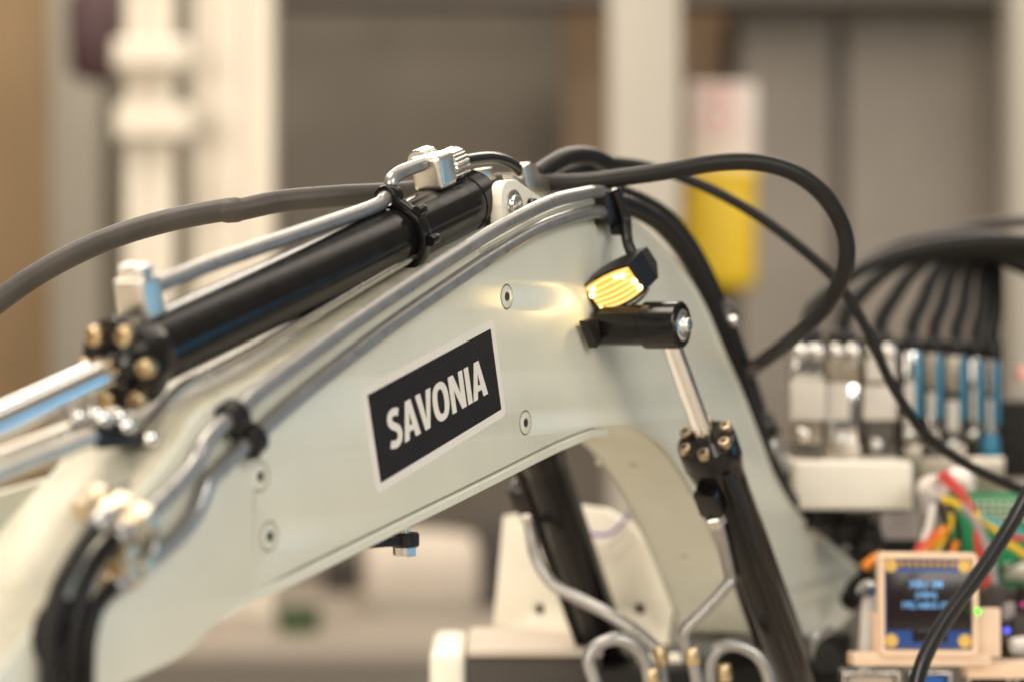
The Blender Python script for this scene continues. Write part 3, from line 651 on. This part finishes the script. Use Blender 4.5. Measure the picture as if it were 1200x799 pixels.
# ------------------------------------------------------------------ boom lift cylinders
def lift(name, label, w, side, a_px, b_px, hL):
    pa_ = B(*a_px, w); pb_ = B(*b_px, w); ax = (pb_-pa_).normalized(); L = (pb_-pa_).length
    lat = OUT if side > 0 else NIN; fr = ax.cross(lat).normalized()
    if fr.dot(U) > 0: fr = -fr
    t = thing(name, label, 'hydraulic cylinder', pa_, 'boom lift cylinders')
    mk('rod_eye', lathe(pa_-lat*5, lat, [(0, 0), (0, 5.5), (0.4, 5.9), (9.6, 5.9), (10, 5.5), (10, 4.2), (9.3, 4.0), (9.3, 0)], 32), 'black_anodised', t)
    mk('eye_spacer', lathe(pa_-lat*5.02, -lat, [(0, 5.1), (12.5, 5.1), (12.5, 0)], 28), 'black_anodised', t)
    mk('pin_washer', lathe(pa_+lat*4.3, lat, [(0, 3.9), (1.0, 3.9), (1.3, 3.5), (1.3, 2.2), (1.7, 2.1), (1.7, 0)], 24), 'bright_steel', t)
    mk('pin_screw', socket_bolt(pa_+lat*5.9, lat, 1.7, 1.2), 'bright_steel', t)
    mk('piston_rod', lathe(pa_, ax, [(4, 2.55), (hL+1, 2.55)], 28), 'chrome', t)
    mk('head', lathe(pa_, ax, [(hL, 0), (hL, 7.6), (hL+0.4, 7.9), (hL+7, 7.9), (hL+7.6, 7.6), (hL+11, 7.2), (hL+12, 6.9)], 36), 'black_anodised', t)
    for k in range(6):
        q = math.radians(60*k+15); p = pa_+ax*hL+(fr*math.cos(q)+lat*math.sin(q))*6.1
        mk('head_bolt', socket_bolt(p, -ax, 1.7, 1.9), 'dull_brass', t)
    mk('barrel', lathe(pa_, ax, [(hL+4, 6.8), (L-2, 6.8), (L, 5.8), (L, 0)], 36), 'black_anodised', t)
    mk('side_rib', cyl(pa_+ax*(hL+6)+fr*5.0+lat*5.2, pa_+ax*(L-3)+fr*5.0+lat*5.2, 1.5, 14), 'black_anodised', t)
    pbk = pa_+ax*(hL+13.5)+fr*7.2 if side > 0 else pa_+ax*(hL+21)+fr*3+lat*7.2
    mk('port_block', box(pbk, (3.6, 3.2, 4.0), (fr, lat, ax), 0.6), 'black_anodised', t)
    nut = pbk+fr*2.2+ax*4
    mk('port_nut', lathe(nut, ax, [(0, 2.4), (0.3, 2.8), (3.4, 2.8), (3.8, 2.4), (3.8, 0)], 6), 'bright_steel', t, smooth=25)
    return t, nut, ax, fr, lat
t1, nut1, ax1, fr1, lat1 = lift('lift_cylinder', 'black lift cylinder on the near side, its chrome rod below the work lamp', -19, 1, (778, 381), (932, 800), 39.5)
t2, nut2, ax2, fr2, lat2 = lift('lift_cylinder', 'black lift cylinder on the far side, seen through the boom arch', WB+19, -1, (597, 430), (728, 810), 22)
GP = 'bent grey pipes at the base of the lift cylinders'
def dpt(px, py, d): return D(px, py, d)
def pxy(p): return 600+p.x/p.y*F, 399.5-p.z/p.y*F
pipe('steel_pipe', 'bent grey pipe from the near lift cylinder down behind its barrel', [nut1+ax1*3, nut1+ax1*7, dpt(855, 672, 552), dpt(853, 684, 552), dpt(828, 712, 552), dpt(803, 738, 553), dpt(802, 752, 554), dpt(812, 776, 555), dpt(820, 815, 556)], 1.7, group=GP)
pipe('steel_pipe', 'grey pipe from the far lift cylinder crossing the white plate', [nut2+ax2*3, dpt(628, 652, 585), dpt(646, 682, 583), dpt(672, 698, 580), dpt(715, 720, 574), dpt(752, 744, 570), dpt(772, 768, 568), dpt(778, 815, 567)], 1.75, group=GP)
pipe('steel_pipe', 'left grey pipe loop at the bottom below the arch', [dpt(708, 830, 560), dpt(696, 795, 560), dpt(690, 772, 560), dpt(700, 756, 560), dpt(722, 748, 560), dpt(744, 757, 561), dpt(758, 780, 562), dpt(764, 830, 563)], 1.8, group=GP)
pipe('steel_pipe', 'right grey pipe loop at the bottom beside the near cylinder', [dpt(832, 800, 566), dpt(833, 775, 566), dpt(845, 758, 566), dpt(866, 756, 566), dpt(888, 768, 566), dpt(900, 790, 566), dpt(906, 830, 566)], 1.8, group=GP)
pipe('steel_pipe', 'short grey pipe stub right of the near cylinder foot', [dpt(925, 810, 590), dpt(942, 790, 590), dpt(947, 765, 590), dpt(955, 748, 590), dpt(972, 736, 592)], 1.7, group=GP)
for i, (px, py, d) in enumerate(((776, 768, 566), (813, 768, 554), (850, 788, 566), (766, 792, 562))):
    lb = ('brass ferrule on the pipe crossing the white plate', 'brass ferrule on the near cylinder pipe', 'brass ferrule inside the right pipe loop', 'brass ferrule on the left pipe loop')[i]
    tag(mk('ferrule', cyl(dpt(px, py, d)-Z*2.4, dpt(px, py, d)+Z*2.4+V((-0.5, 0, 0)), 2.1, 16, 0.5), 'brass'), lb, 'ferrule', 'brass ferrules')
# white mounting plate and the parts it stands on
wc = D(690, 690, 640)
plate_px = [(578, 754), (592, 604), (668, 590), (712, 596), (738, 612), (764, 640), (780, 665), (792, 700), (785, 754)]
def pmp(x, y, h): return wc+OUT*x+Z*y+U*h
pp = []
for px, py in plate_px:
    q = onplane(px, py, wc, U)-wc; pp.append((q.dot(OUT), q.z))
holes = []
for px, py in ((634, 713), (751, 713)):
    q = onplane(px, py, wc, U)-wc; holes.append(circle(q.dot(OUT), q.z, 1.9, 16))
mp_ = thing('mounting_plate', 'white mounting plate with two dark holes behind the far cylinder', 'plate', onplane(690, 754, wc, U))
mk('plate', sheet([pp]+holes, pmp, 3.0, 0.4), 'white_paint', mp_, smooth=30)
mk('hole_backing', box(wc+U*4-Z*6, (25, 0.6, 5), (OUT, U, Z), 0.2), 'matt_black', mp_)
hose('blue grey wires lying over the white plate top', [onplane(px, py, wc-U*4, U) for px, py in ((672, 612), (690, 624), (712, 626), (728, 614), (738, 600))], 0.5, 'wire_violet', None, 'signal_wire', cat='wire')
hose('pinkish wire over the white plate top', [onplane(px, py, wc-U*4, U) for px, py in ((676, 622), (696, 636), (718, 634), (736, 612))], 0.7, 'wire_white', None, 'signal_wire', cat='wire')
bxm = thing('motor_box', 'dark brown box with a white end cap at the bottom', 'box', D(600, 830, 610))
mk('end_cap', pbox(503, 763, 545, 850, 606, 46, 3, 3), 'white_paint', bxm)
mk('body', pbox(546, 771, 705, 850, 608, 44, 1), 'dark_stuff', bxm)
mk('lid', pbox(547, 760, 706, 770, 607, 46, 0.8), 'cloth_white', bxm)
chs = thing('machine_chassis', 'black chassis at the bottom behind the pipe loops', 'chassis', D(850, 850, 620))
for q in ((700, 786, 1010, 850, 600, 60, 1), (745, 768, 800, 785, 640, 20, 1), (900, 742, 1000, 786, 690, 20, 1)): mk('chassis_block', pbox(*q), 'matt_black', chs)
tag(mk('valve_strip', join(pbox(748, 770, 800, 786, 615, 10, 1)), 'white_paint'), 'small white block between the bent pipes at the bottom', 'block')

# ------------------------------------------------------------------ cables above and behind
hose('thick dark grey sleeved hose crossing the upper left', [D(px, py, d) for px, py, d in ((-60, 402, 470), (0, 352, 472), (60, 312, 474), (130, 279, 476), (200, 258, 478), (265, 246, 480), (280, 246, 480), (330, 236, 484), (400, 230, 490), (470, 226, 500), (540, 218, 512), (620, 214, 525))], 2.7, 'grey_sleeve', None, 'sleeved_hose', n=10)
tag(mk('hose_band', lathe(D(272, 246.5, 480), V((1, 0.05, 0.09)), [(-2.4, 2.7), (-1.2, 3.0), (1.2, 3.0), (2.4, 2.7)], 18), 'grey_sleeve'), 'swollen taped joint on the grey sleeved hose', 'tape')
hose('short glossy black hose arching from the knurled nut', [qc+AX*7, B(562, 186, 12), B(582, 186, 12), B(600, 193, 12), B(613, 206, 12), B(618, 222, 12)], 1.5, 'glossy_hose', None, 'glossy_hose')
hose('large black cable looping in the air at upper right', [D(px, py, d) for px, py, d in ((636, 214, 520), (680, 214, 518), (730, 208, 516), (780, 201, 515), (840, 191, 516), (890, 191, 518), (935, 205, 520), (970, 235, 523), (990, 275, 526), (990, 315, 530), (970, 355, 540), (935, 392, 560), (895, 422, 600), (860, 445, 650), (835, 458, 680))], 2.25, 'rubber', None, 'looping_cable', cat='cable', n=10)
hose('thinner black cable slanting from the knee to the far right', [D(px, py, d) for px, py, d in ((640, 196, 560), (690, 190, 560), (750, 194, 560), (810, 212, 560), (870, 242, 562), (930, 284, 565), (985, 335, 568), (1020, 395, 570), (1046, 452, 572), (1085, 508, 576), (1135, 545, 580), (1210, 580, 586))], 1.45, 'rubber', None, 'slanting_cable', cat='cable', n=10)
hose('short thick black hose stub behind the cylinder lug', [B(px, py, 14) for px, py in ((628, 206), (648, 192), (668, 183), (692, 183), (712, 192))], 2.4, 'rubber', None, 'hose_stub')
hose('brown black hose hidden behind the knee hoses', [B(px, py, 20) for px, py in ((640, 214), (670, 200), (700, 196), (740, 204))], 2.4, 'grey_sleeve', None, 'hose_stub')
bk = thing('hose_bracket', 'silver bracket clasping the hoses behind the white lug', 'bracket', B(634, 236, 12))
mk('clasp', prism([B(614, 196, 10), B(622, 190, 10), B(630, 194, 10), B(633, 204, 10), B(645, 207, 10), B(645, 240, 10), B(622, 240, 10), B(618, 216, 10)], NIN*4, 0.5), 'aluminium', bk)
mk('tab', prism([B(566, 198, 14), B(578, 196, 14), B(582, 210, 14), B(570, 214, 14)], NIN*3, 0.4), 'aluminium', bk)
mk('tab', prism([B(600, 204, 10), B(612, 210, 10), B(624, 226, 10), B(606, 222, 10)], NIN*3, 0.4), 'aluminium', bk)

# ------------------------------------------------------------------ valve block on the right
vb = thing('valve_plate', 'bright silver mounting block below the row of valves', 'block', D(1000, 600, 650))
mk('plate', pbox(932, 541, 1070, 597, 640, 40, 1.2, 3), 'white_paint', vb)
mk('connector', pbox(1032, 599, 1078, 632, 644, 20, 1), 'wire_grey', vb)
mk('rear_rail', pbox(1074, 535, 1178, 578, 682, 30, 1), 'valve_metal', vb)
xs = [(928, 968, 'valve_metal', 0), (970, 1010, 'valve_metal', 0), (1013, 1052, 'valve_metal', 1), (1058, 1082, 'valve_blue', 2), (1085, 1106, 'valve_blue', 2), (1108, 1134, 'valve_metal', 2), (1136, 1154, 'valve_blue', 2), (1155, 1173, 'valve_blue', 2)]
names = ['leftmost', 'second', 'third', 'fourth', 'fifth', 'sixth', 'seventh', 'rightmost']
mk('shadow_plate', pbox(926, 400, 1176, 556, 716, 4, 0.5), 'matt_black', vb)  # black sheet added so the gaps between the valves go dark
for i, (x0, x1, mt, kd) in enumerate(xs):
    d = 655+i*6; dy = i*2.6
    v = thing('servo_valve', names[i]+' valve of the row at right, '+('silver with white label' if kd < 2 else 'with blue edge'), 'valve', D((x0+x1)/2, 560, d), 'row of small valves at right')
    mk('body', pbox(x0+2, 404+dy, x1-3, 446+dy, d, 18, 1.2), ('chrome', 'valve_metal', 'valve_metal')[i % 3], v)
    mk('lower_body', pbox(x0+3, 447+dy, x1-4, 520, d+1.5, 16, 1.2), ('valve_metal', 'chrome', 'dark_trim')[i % 3], v)
    if kd < 2: mk('label_plate', pbox(x0-1, 446+dy, x1-(0 if i == 0 else 14 if i == 1 else 1), 492, d-2.2, 2, 0.4), 'valve_label', v)
    else:
        mk('edge_strip', pbox(x1-8, 405+dy, x1-1, 480+dy, d-2.2, 2, 0.4), 'valve_blue', v)
        mk('label_plate', pbox(x0+2, 442+dy+(i % 3)*7, x1-10, 478+dy+(i % 2)*14, d-2.2, 2, 0.4), 'valve_label', v)
    if kd == 1: mk('label_plate', pbox(x0+2, 418, x1-2, 446, d-2.2, 2, 0.4), 'valve_label', v)
    xm = (x0+x1)/2
    for sx_ in (-0.24, 0.24): 
        if kd < 2: mk('cap_screw', lathe(D(xm+sx_*(x1-x0), 412, d-1), V((0, -1, 0)), [(0, 2.6), (2.0, 2.4), (2.8, 1.6), (3.0, 0)], 16), 'bright_steel', v)
    mk('base', pbox(x0+2, 521, x1-2, 556, d+4, 16, 0.8), 'valve_metal' if i % 2 else 'dark_trim', v)
    mk('base_screw', lathe(D(xm-6, 508+6*(i % 3), d-0.5), V((0, -1, 0)), [(0, 2.4), (1.6, 2.2), (2.4, 1.4), (2.6, 0)], 14), 'bright_steel', v)
    mk('connector', pbox(x0+5, 384+dy, x1-4, 404+dy, d+4, 14, 1.2), 'black_plastic', v)
    ex = 1110+i*9
    hose(names[i]+' black hose rising from the valve row', [D(xm, 400+dy, d+11), D(xm, 372+dy, d+12), D(xm+4+(7-i)*2, 345+dy, d+13), D(xm+(ex-xm)*0.42, 312+dy*0.6, d+15), D(xm+(ex-xm)*0.85, 290+i*1.5, d+18), D(ex+70, 282+i*5, d+22), D(ex+170, 296+i*5, d+22)], 2.5, 'rubber', 'hoses rising from the valves', 'valve_hose', n=7)
hose('hose arching over the valve hoses, its lit edge put in as brownish grey', [D(px, py, 715) for px, py in ((975, 345), (1005, 312), (1050, 287), (1110, 272), (1170, 262), (1300, 256))], 2.0, 'grey_sleeve', None, 'valve_hose')  # lighter hose colour stands in for the highlight along a lit hose
hose('thick black hose bundle at the right edge', [D(px, py, 690) for px, py in ((1075, 284), (1110, 282), (1150, 286), (1200, 300), (1260, 325))], (2.2, 7.5), 'rubber', None, 'hose_bundle')
tag(mk('blue_knob', lathe(D(1160, 540, 690), Z, [(0, 2.4), (2, 3.2), (6, 3.4), (9, 2.6), (10, 0)], 22), 'valve_blue'), 'blue round knob at the right end of the valve row', 'knob')
tag(mk('black_module', pbox(1165, 470, 1300, 560, 715, 40, 1), 'matt_black'), 'black module at the right edge beside the valves', 'module')
tag(mk('pink_tag', lathe(D(1200, 437, 690), V((0, -1, 0)), [(0, 3), (2, 2.7), (3, 0)], 16), 'sign_pink'), 'pinkish round tag at the right edge', 'tag')
clu = thing('connector_tangle', 'dark tangle of black connectors under the silver block', 'connectors', D(985, 670, 700))
mk('backing', pbox(930, 600, 1075, 670, 690, 10, 1), 'matt_black', clu)
for px, py in ((940, 575), (965, 605), (1000, 622), (980, 585), (1020, 650), (1008, 690), (1015, 640)):
    mk('connector', lathe(D(px, py, 650), V((random.uniform(-1, 1), -1, random.uniform(-1, 1))), [(-6, 3.5), (0, 4.6), (8, 3.4), (9, 0)], 10), 'matt_black', clu)

# ------------------------------------------------------------------ electronics at lower right
roll = math.radians(-1.2); tiltv = math.radians(6)
oc = D(1086, 706, 566)
ox = V((math.cos(roll), 0.10, math.sin(roll))).normalized(); oz = V((0.075, 0.10, 1)); oz = (oz-ox*oz.dot(ox)).normalized(); oy = ox.cross(oz); oy = oy if oy.y > 0 else -oy
def om(x, y, h=0): return oc+ox*x+oz*y+oy*h
OF = (ox, oy, oz)
ol = thing('oled_display', 'small blue OLED board with glowing text in a beige frame', 'display', om(0, -15))
mk('circuit_board', box(om(0, 0, 0), (12.3, 0.8, 12.2), OF, 0.15), 'pcb_blue', ol)
scr = mk('screen', box(om(0.1, 0.6, -1.5), (11.6, 0.6, 7.8), OF, 0.1), 'screen_glass', ol)
mk('flex_tail', box(om(0.5, -8.6, -1.3), (4.8, 0.3, 1.9), OF, 0.05), 'screen_glass', ol)
for sx_, sy_ in ((-1, 1), (1, 1), (-1, -1), (1, -1)):
    mk('mount_ring', lathe(om(sx_*10.4, sy_*10.3, -0.85), -oy, [(0, 1.0), (0, 1.9), (0.25, 1.9), (0.25, 1.0)], 20), 'gold_pad', ol)
for k in range(8):
    mk('pin', lathe(om(-7.4+k*2.05, 10.6, -0.85), -oy, [(0, 0.85), (0.7, 0.75), (1.2, 0.35), (1.2, 0)], 10), 'gold_pad', ol)
def text_mesh(s, size, fmap):
    cu = bpy.data.curves.new('tmp', 'FONT'); cu.body = s; cu.size = size; cu.align_x = 'CENTER'; cu.offset = size*0.012
    o = bpy.data.objects.new('tmp', cu); link(o); dg = bpy.context.evaluated_depsgraph_get(); dg.update()
    me = bpy.data.meshes.new_from_object(o.evaluated_get(dg)); vf = [fmap(v.co.x, v.co.y) for v in me.vertices], [tuple(p.vertices) for p in me.polygons]
    bpy.data.objects.remove(o); bpy.data.curves.remove(cu); bpy.data.meshes.remove(me); return vf
for s, y, sz in (('XBU 3M', 4.3, 2.7), ('(XBN)', 1.5, 2.3), ('192.168.0.157', -1.4, 2.55)):
    mk('text_line', text_mesh(s, sz, lambda x, yy, y=y: om(x-0.8, y+yy, -2.15)), 'oled_glow', scr, smooth=0)
fro = [(-13.2, 14.2), (13.2, 14.2), (13.2, -14.0), (-13.2, -14.0)]
mk('frame', sheet([rrect(14.0, 14.4, 1.8), rrect(12.4, 12.4, 0.6)], lambda x, y, h: om(x, y-0.4, h-0.4), 4.0, 0.4), 'printed_beige', ol, smooth=30)
mk('frame_lug', box(om(-13.0, -8.5, 1.5), (1.9, 1.6, 5.6), OF, 0.4), 'printed_beige', ol)
mk('frame_foot', box(om(-1.5, -15.4, 2.4), (19.5, 3.4, 1.8), OF, 0.4), 'printed_beige', ol)
mk('side_wall', box(om(17.8, -8.0, 2.0), (3.4, 1.6, 6.8), OF, 0.4), 'printed_beige', ol)
tag(mk('beige_shelf', box(D(1170, 783, 572), (9.5, 4, 2.2), None, 0.4), 'printed_beige'), 'beige printed shelf right of the display', 'shelf')
tag(mk('status_led', lathe(D(1146, 716, 563), V((0, -1, 0)), [(0, 1.0), (0.7, 0.9), (1.0, 0.5), (1.1, 0)], 12), 'led_green'), 'tiny glowing green light at the display edge', 'led')
tag(mk('status_led', lathe(D(1180, 738, 585), V((0, -1, 0.2)), [(0, 0.9), (0.6, 0.7), (0.9, 0)], 12), 'led_blue'), 'glowing blue light right of the display', 'led')
tag(mk('status_led', lathe(D(1199, 708, 600), V((0, -1, 0.2)), [(0, 0.8), (0.6, 0.6), (0.9, 0)], 12), 'led_pink'), 'pinkish light at the right edge beside the display', 'led')
cmp_ = thing('component_board', 'dark board of small components right of the display', 'circuit board', D(1195, 790, 612))
mk('board', pbox(1150, 690, 1260, 790, 614, 6, 0.5), 'dark_stuff', cmp_)
for px, py in ((1168, 700), (1180, 715), (1195, 735), (1172, 745), (1190, 755), (1205, 700), (1176, 765), (1200, 770)):
    mk('component', box(D(px, py, 605+random.uniform(-4, 4)), (random.uniform(1.5, 4), 3, random.uniform(1.5, 4)), None, 0.4), random.choice(['dark_stuff', 'matt_black', 'wire_grey']), cmp_)
tag(mk('capacitor', cyl(D(1186, 757, 596), D(1216, 752, 598), 2.4, 16), 'wire_white'), 'pale round capacitor at the lower right edge', 'capacitor')
for i, (x0, x1, mt) in enumerate(((985, 1052, 'cloth_white'), (1064, 1112, 'usb_blue'), (1130, 1180, 'matt_black'), (1186, 1240, 'matt_black'))):
    u_ = thing('usb_port', ('wide beige port below the display', 'port with a blue tongue under the display', 'dark port under the beige shelf', 'dark port at the lower right corner')[i], 'port', D((x0+x1)/2, 815, 575), 'row of ports at the bottom right')
    mk('shell', sheet([rrect((x1-x0)/2*575/F, 5, 0.8), rrect((x1-x0)/2*575/F-0.8, 4.2, 0.4)], (lambda c: (lambda x, y, h: V((c.x+x, c.y+h, c.z+y))))(D((x0+x1)/2, 805, 575)), 8, 0.1), 'bright_steel', u_, smooth=30)
    mk('tongue', box(D((x0+x1)/2, 796, 577), ((x1-x0)/2*575/F-1.6, 3, 1.5), None, 0.2), mt, u_)
    mk('backing', box(D((x0+x1)/2, 805, 584), ((x1-x0)/2*575/F-0.9, 1, 4.1), None, 0.1), 'matt_black', u_)
tag(mk('white_post', cyl(D(1013, 800, 585), D(1020, 690, 585), 2.3, 16), 'wire_white'), 'slim white post left of the display', 'post')
tag(mk('bright_knob', lathe(D(1017, 690, 583), V((0.2, -1, 0.3)), [(-3, 2.4), (0, 3.0), (2, 2.4), (2.6, 0)], 16), 'bright_steel'), 'bright screw head on top of the white post', 'screw')
gb = thing('green_board', 'green circuit board standing behind the display at right', 'circuit board', D(1165, 700, 640))
mk('board', pbox(1112, 577, 1280, 704, 640, 1.6, 0.2), 'pcb_green', gb)
for r_ in range(4):
    for k in range(12): mk('solder_pad', lathe(D(1140+k*9, 588+r_*7, 639.6), V((0, -1, 0)), [(0, 0.85), (0.5, 0.6), (0.7, 0)], 8), 'solder', gb)
mk('chip', pbox(1178, 660, 1214, 680, 636, 3.5, 0.3), 'solder', gb)
hose('thin dark wire across the green board', [D(px, py, 632) for px, py in ((1140, 690), (1175, 668), (1230, 640))], 0.5, 'matt_black', None, 'signal_wire', cat='wire')
GW = 'coloured wires above the display'
for lb, mt, r, pts in (
    ('red wire dropping from the white connector past the green board', 'wire_red', 1.15, ((1100, 556), (1118, 572), (1135, 590), (1145, 612), (1146, 640), (1155, 670), (1152, 700))),
    ('yellow wire beside the red one above the green board', 'wire_yellow', 1.2, ((1104, 584), (1120, 590), (1138, 600), (1154, 610), (1170, 622))),
    ('teal wire end near the green board', 'wire_teal', 1.2, ((1148, 606), (1164, 612), (1180, 618), (1200, 626))),
    ('grey wire running behind the red wire', 'wire_grey', 1.4, ((1126, 590), (1140, 606), (1152, 630), (1162, 660), (1166, 690))),
    ('orange wire rising behind the display', 'wire_orange', 1.4, ((1080, 652), (1088, 640), (1100, 626), (1110, 618))),
    ('short orange wire left of the display top', 'wire_orange', 1.4, ((1012, 665), (1022, 656), (1034, 650))),
    ('red wire beside the orange one behind the display', 'wire_red', 1.3, ((1072, 652), (1084, 634), (1096, 622))),
    ('pale grey wire down to the display', 'wire_white', 1.2, ((1094, 590), (1090, 612), (1084, 632), (1076, 650))),
    ('red wire crossing the right edge over the green board', 'wire_red', 1.1, ((1168, 632), (1182, 630), (1220, 628))),
    ('yellow wire below the red one at the right edge', 'wire_yellow', 1.15, ((1176, 634), (1190, 642), (1220, 664))),
    ('small orange wire end behind the display top', 'wire_orange', 1.2, ((1114, 652), (1118, 642), (1122, 634))),
    ('second red wire twisted round the first above the green board', 'wire_red', 0.95, ((1106, 552), (1126, 574), (1138, 598), (1150, 622), (1156, 650), (1150, 676))),
    ('thin yellow wire rising behind the display corner', 'wire_yellow', 0.9, ((1094, 656), (1100, 640), (1112, 622), (1116, 600))),
    ('thin black wire hanging beside the white connector', 'matt_black', 1.0, ((1100, 588), (1108, 610), (1112, 634), (1108, 655))),
    ('second thin black wire right of the orange wires', 'matt_black', 1.0, ((1112, 590), (1122, 612), (1124, 636), (1120, 655))),
    ('dark red wire loop right of the display', 'wire_red', 1.2, ((1150, 660), (1162, 690), (1160, 715), (1150, 735)))):
    hose(lb, [D(px, py, 618) for px, py in pts], r, mt, GW, 'coloured_wire', 10, 6, 'wire')
for lb, px, py, ax in (('left white round connector above the coloured wires', 1094, 571, V((0.3, -1, 0.2))), ('right white round connector behind the red wire', 1128, 562, V((1, -0.5, 0)))):
    c_ = thing('white_connector', lb, 'connector', D(px, py, 626), 'white round connectors')
    mk('shell', lathe(D(px, py, 626), ax, [(-4, 3.0), (-3, 3.9), (2.6, 3.9), (3.4, 3.2), (3.4, 1.6), (2.0, 1.5), (2.0, 0)], 22), 'wire_white', c_)
    mk('collar', lathe(D(px, py, 626), ax, [(-7, 2.2), (-4, 2.6)], 16), 'wire_grey', c_)
tag(mk('cable_gland', lathe(D(1092, 604, 626), Z, [(0, 2.6), (1.5, 3.4), (3, 3.0), (4, 3.6), (6, 3.2), (8, 2.4)], 16), 'wire_grey'), 'grey ribbed gland under the left white connector', 'gland')
hose('black cable in front of the display at lower right', [D(px, py, d) for px, py, d in ((1250, 505, 520), (1215, 560, 520), (1186, 612, 520), (1150, 668, 519), (1112, 720, 518), (1090, 757, 517), (1077, 790, 516), (1068, 840, 515))], 2.0, 'glossy_hose', None, 'front_cable', cat='cable', n=10)
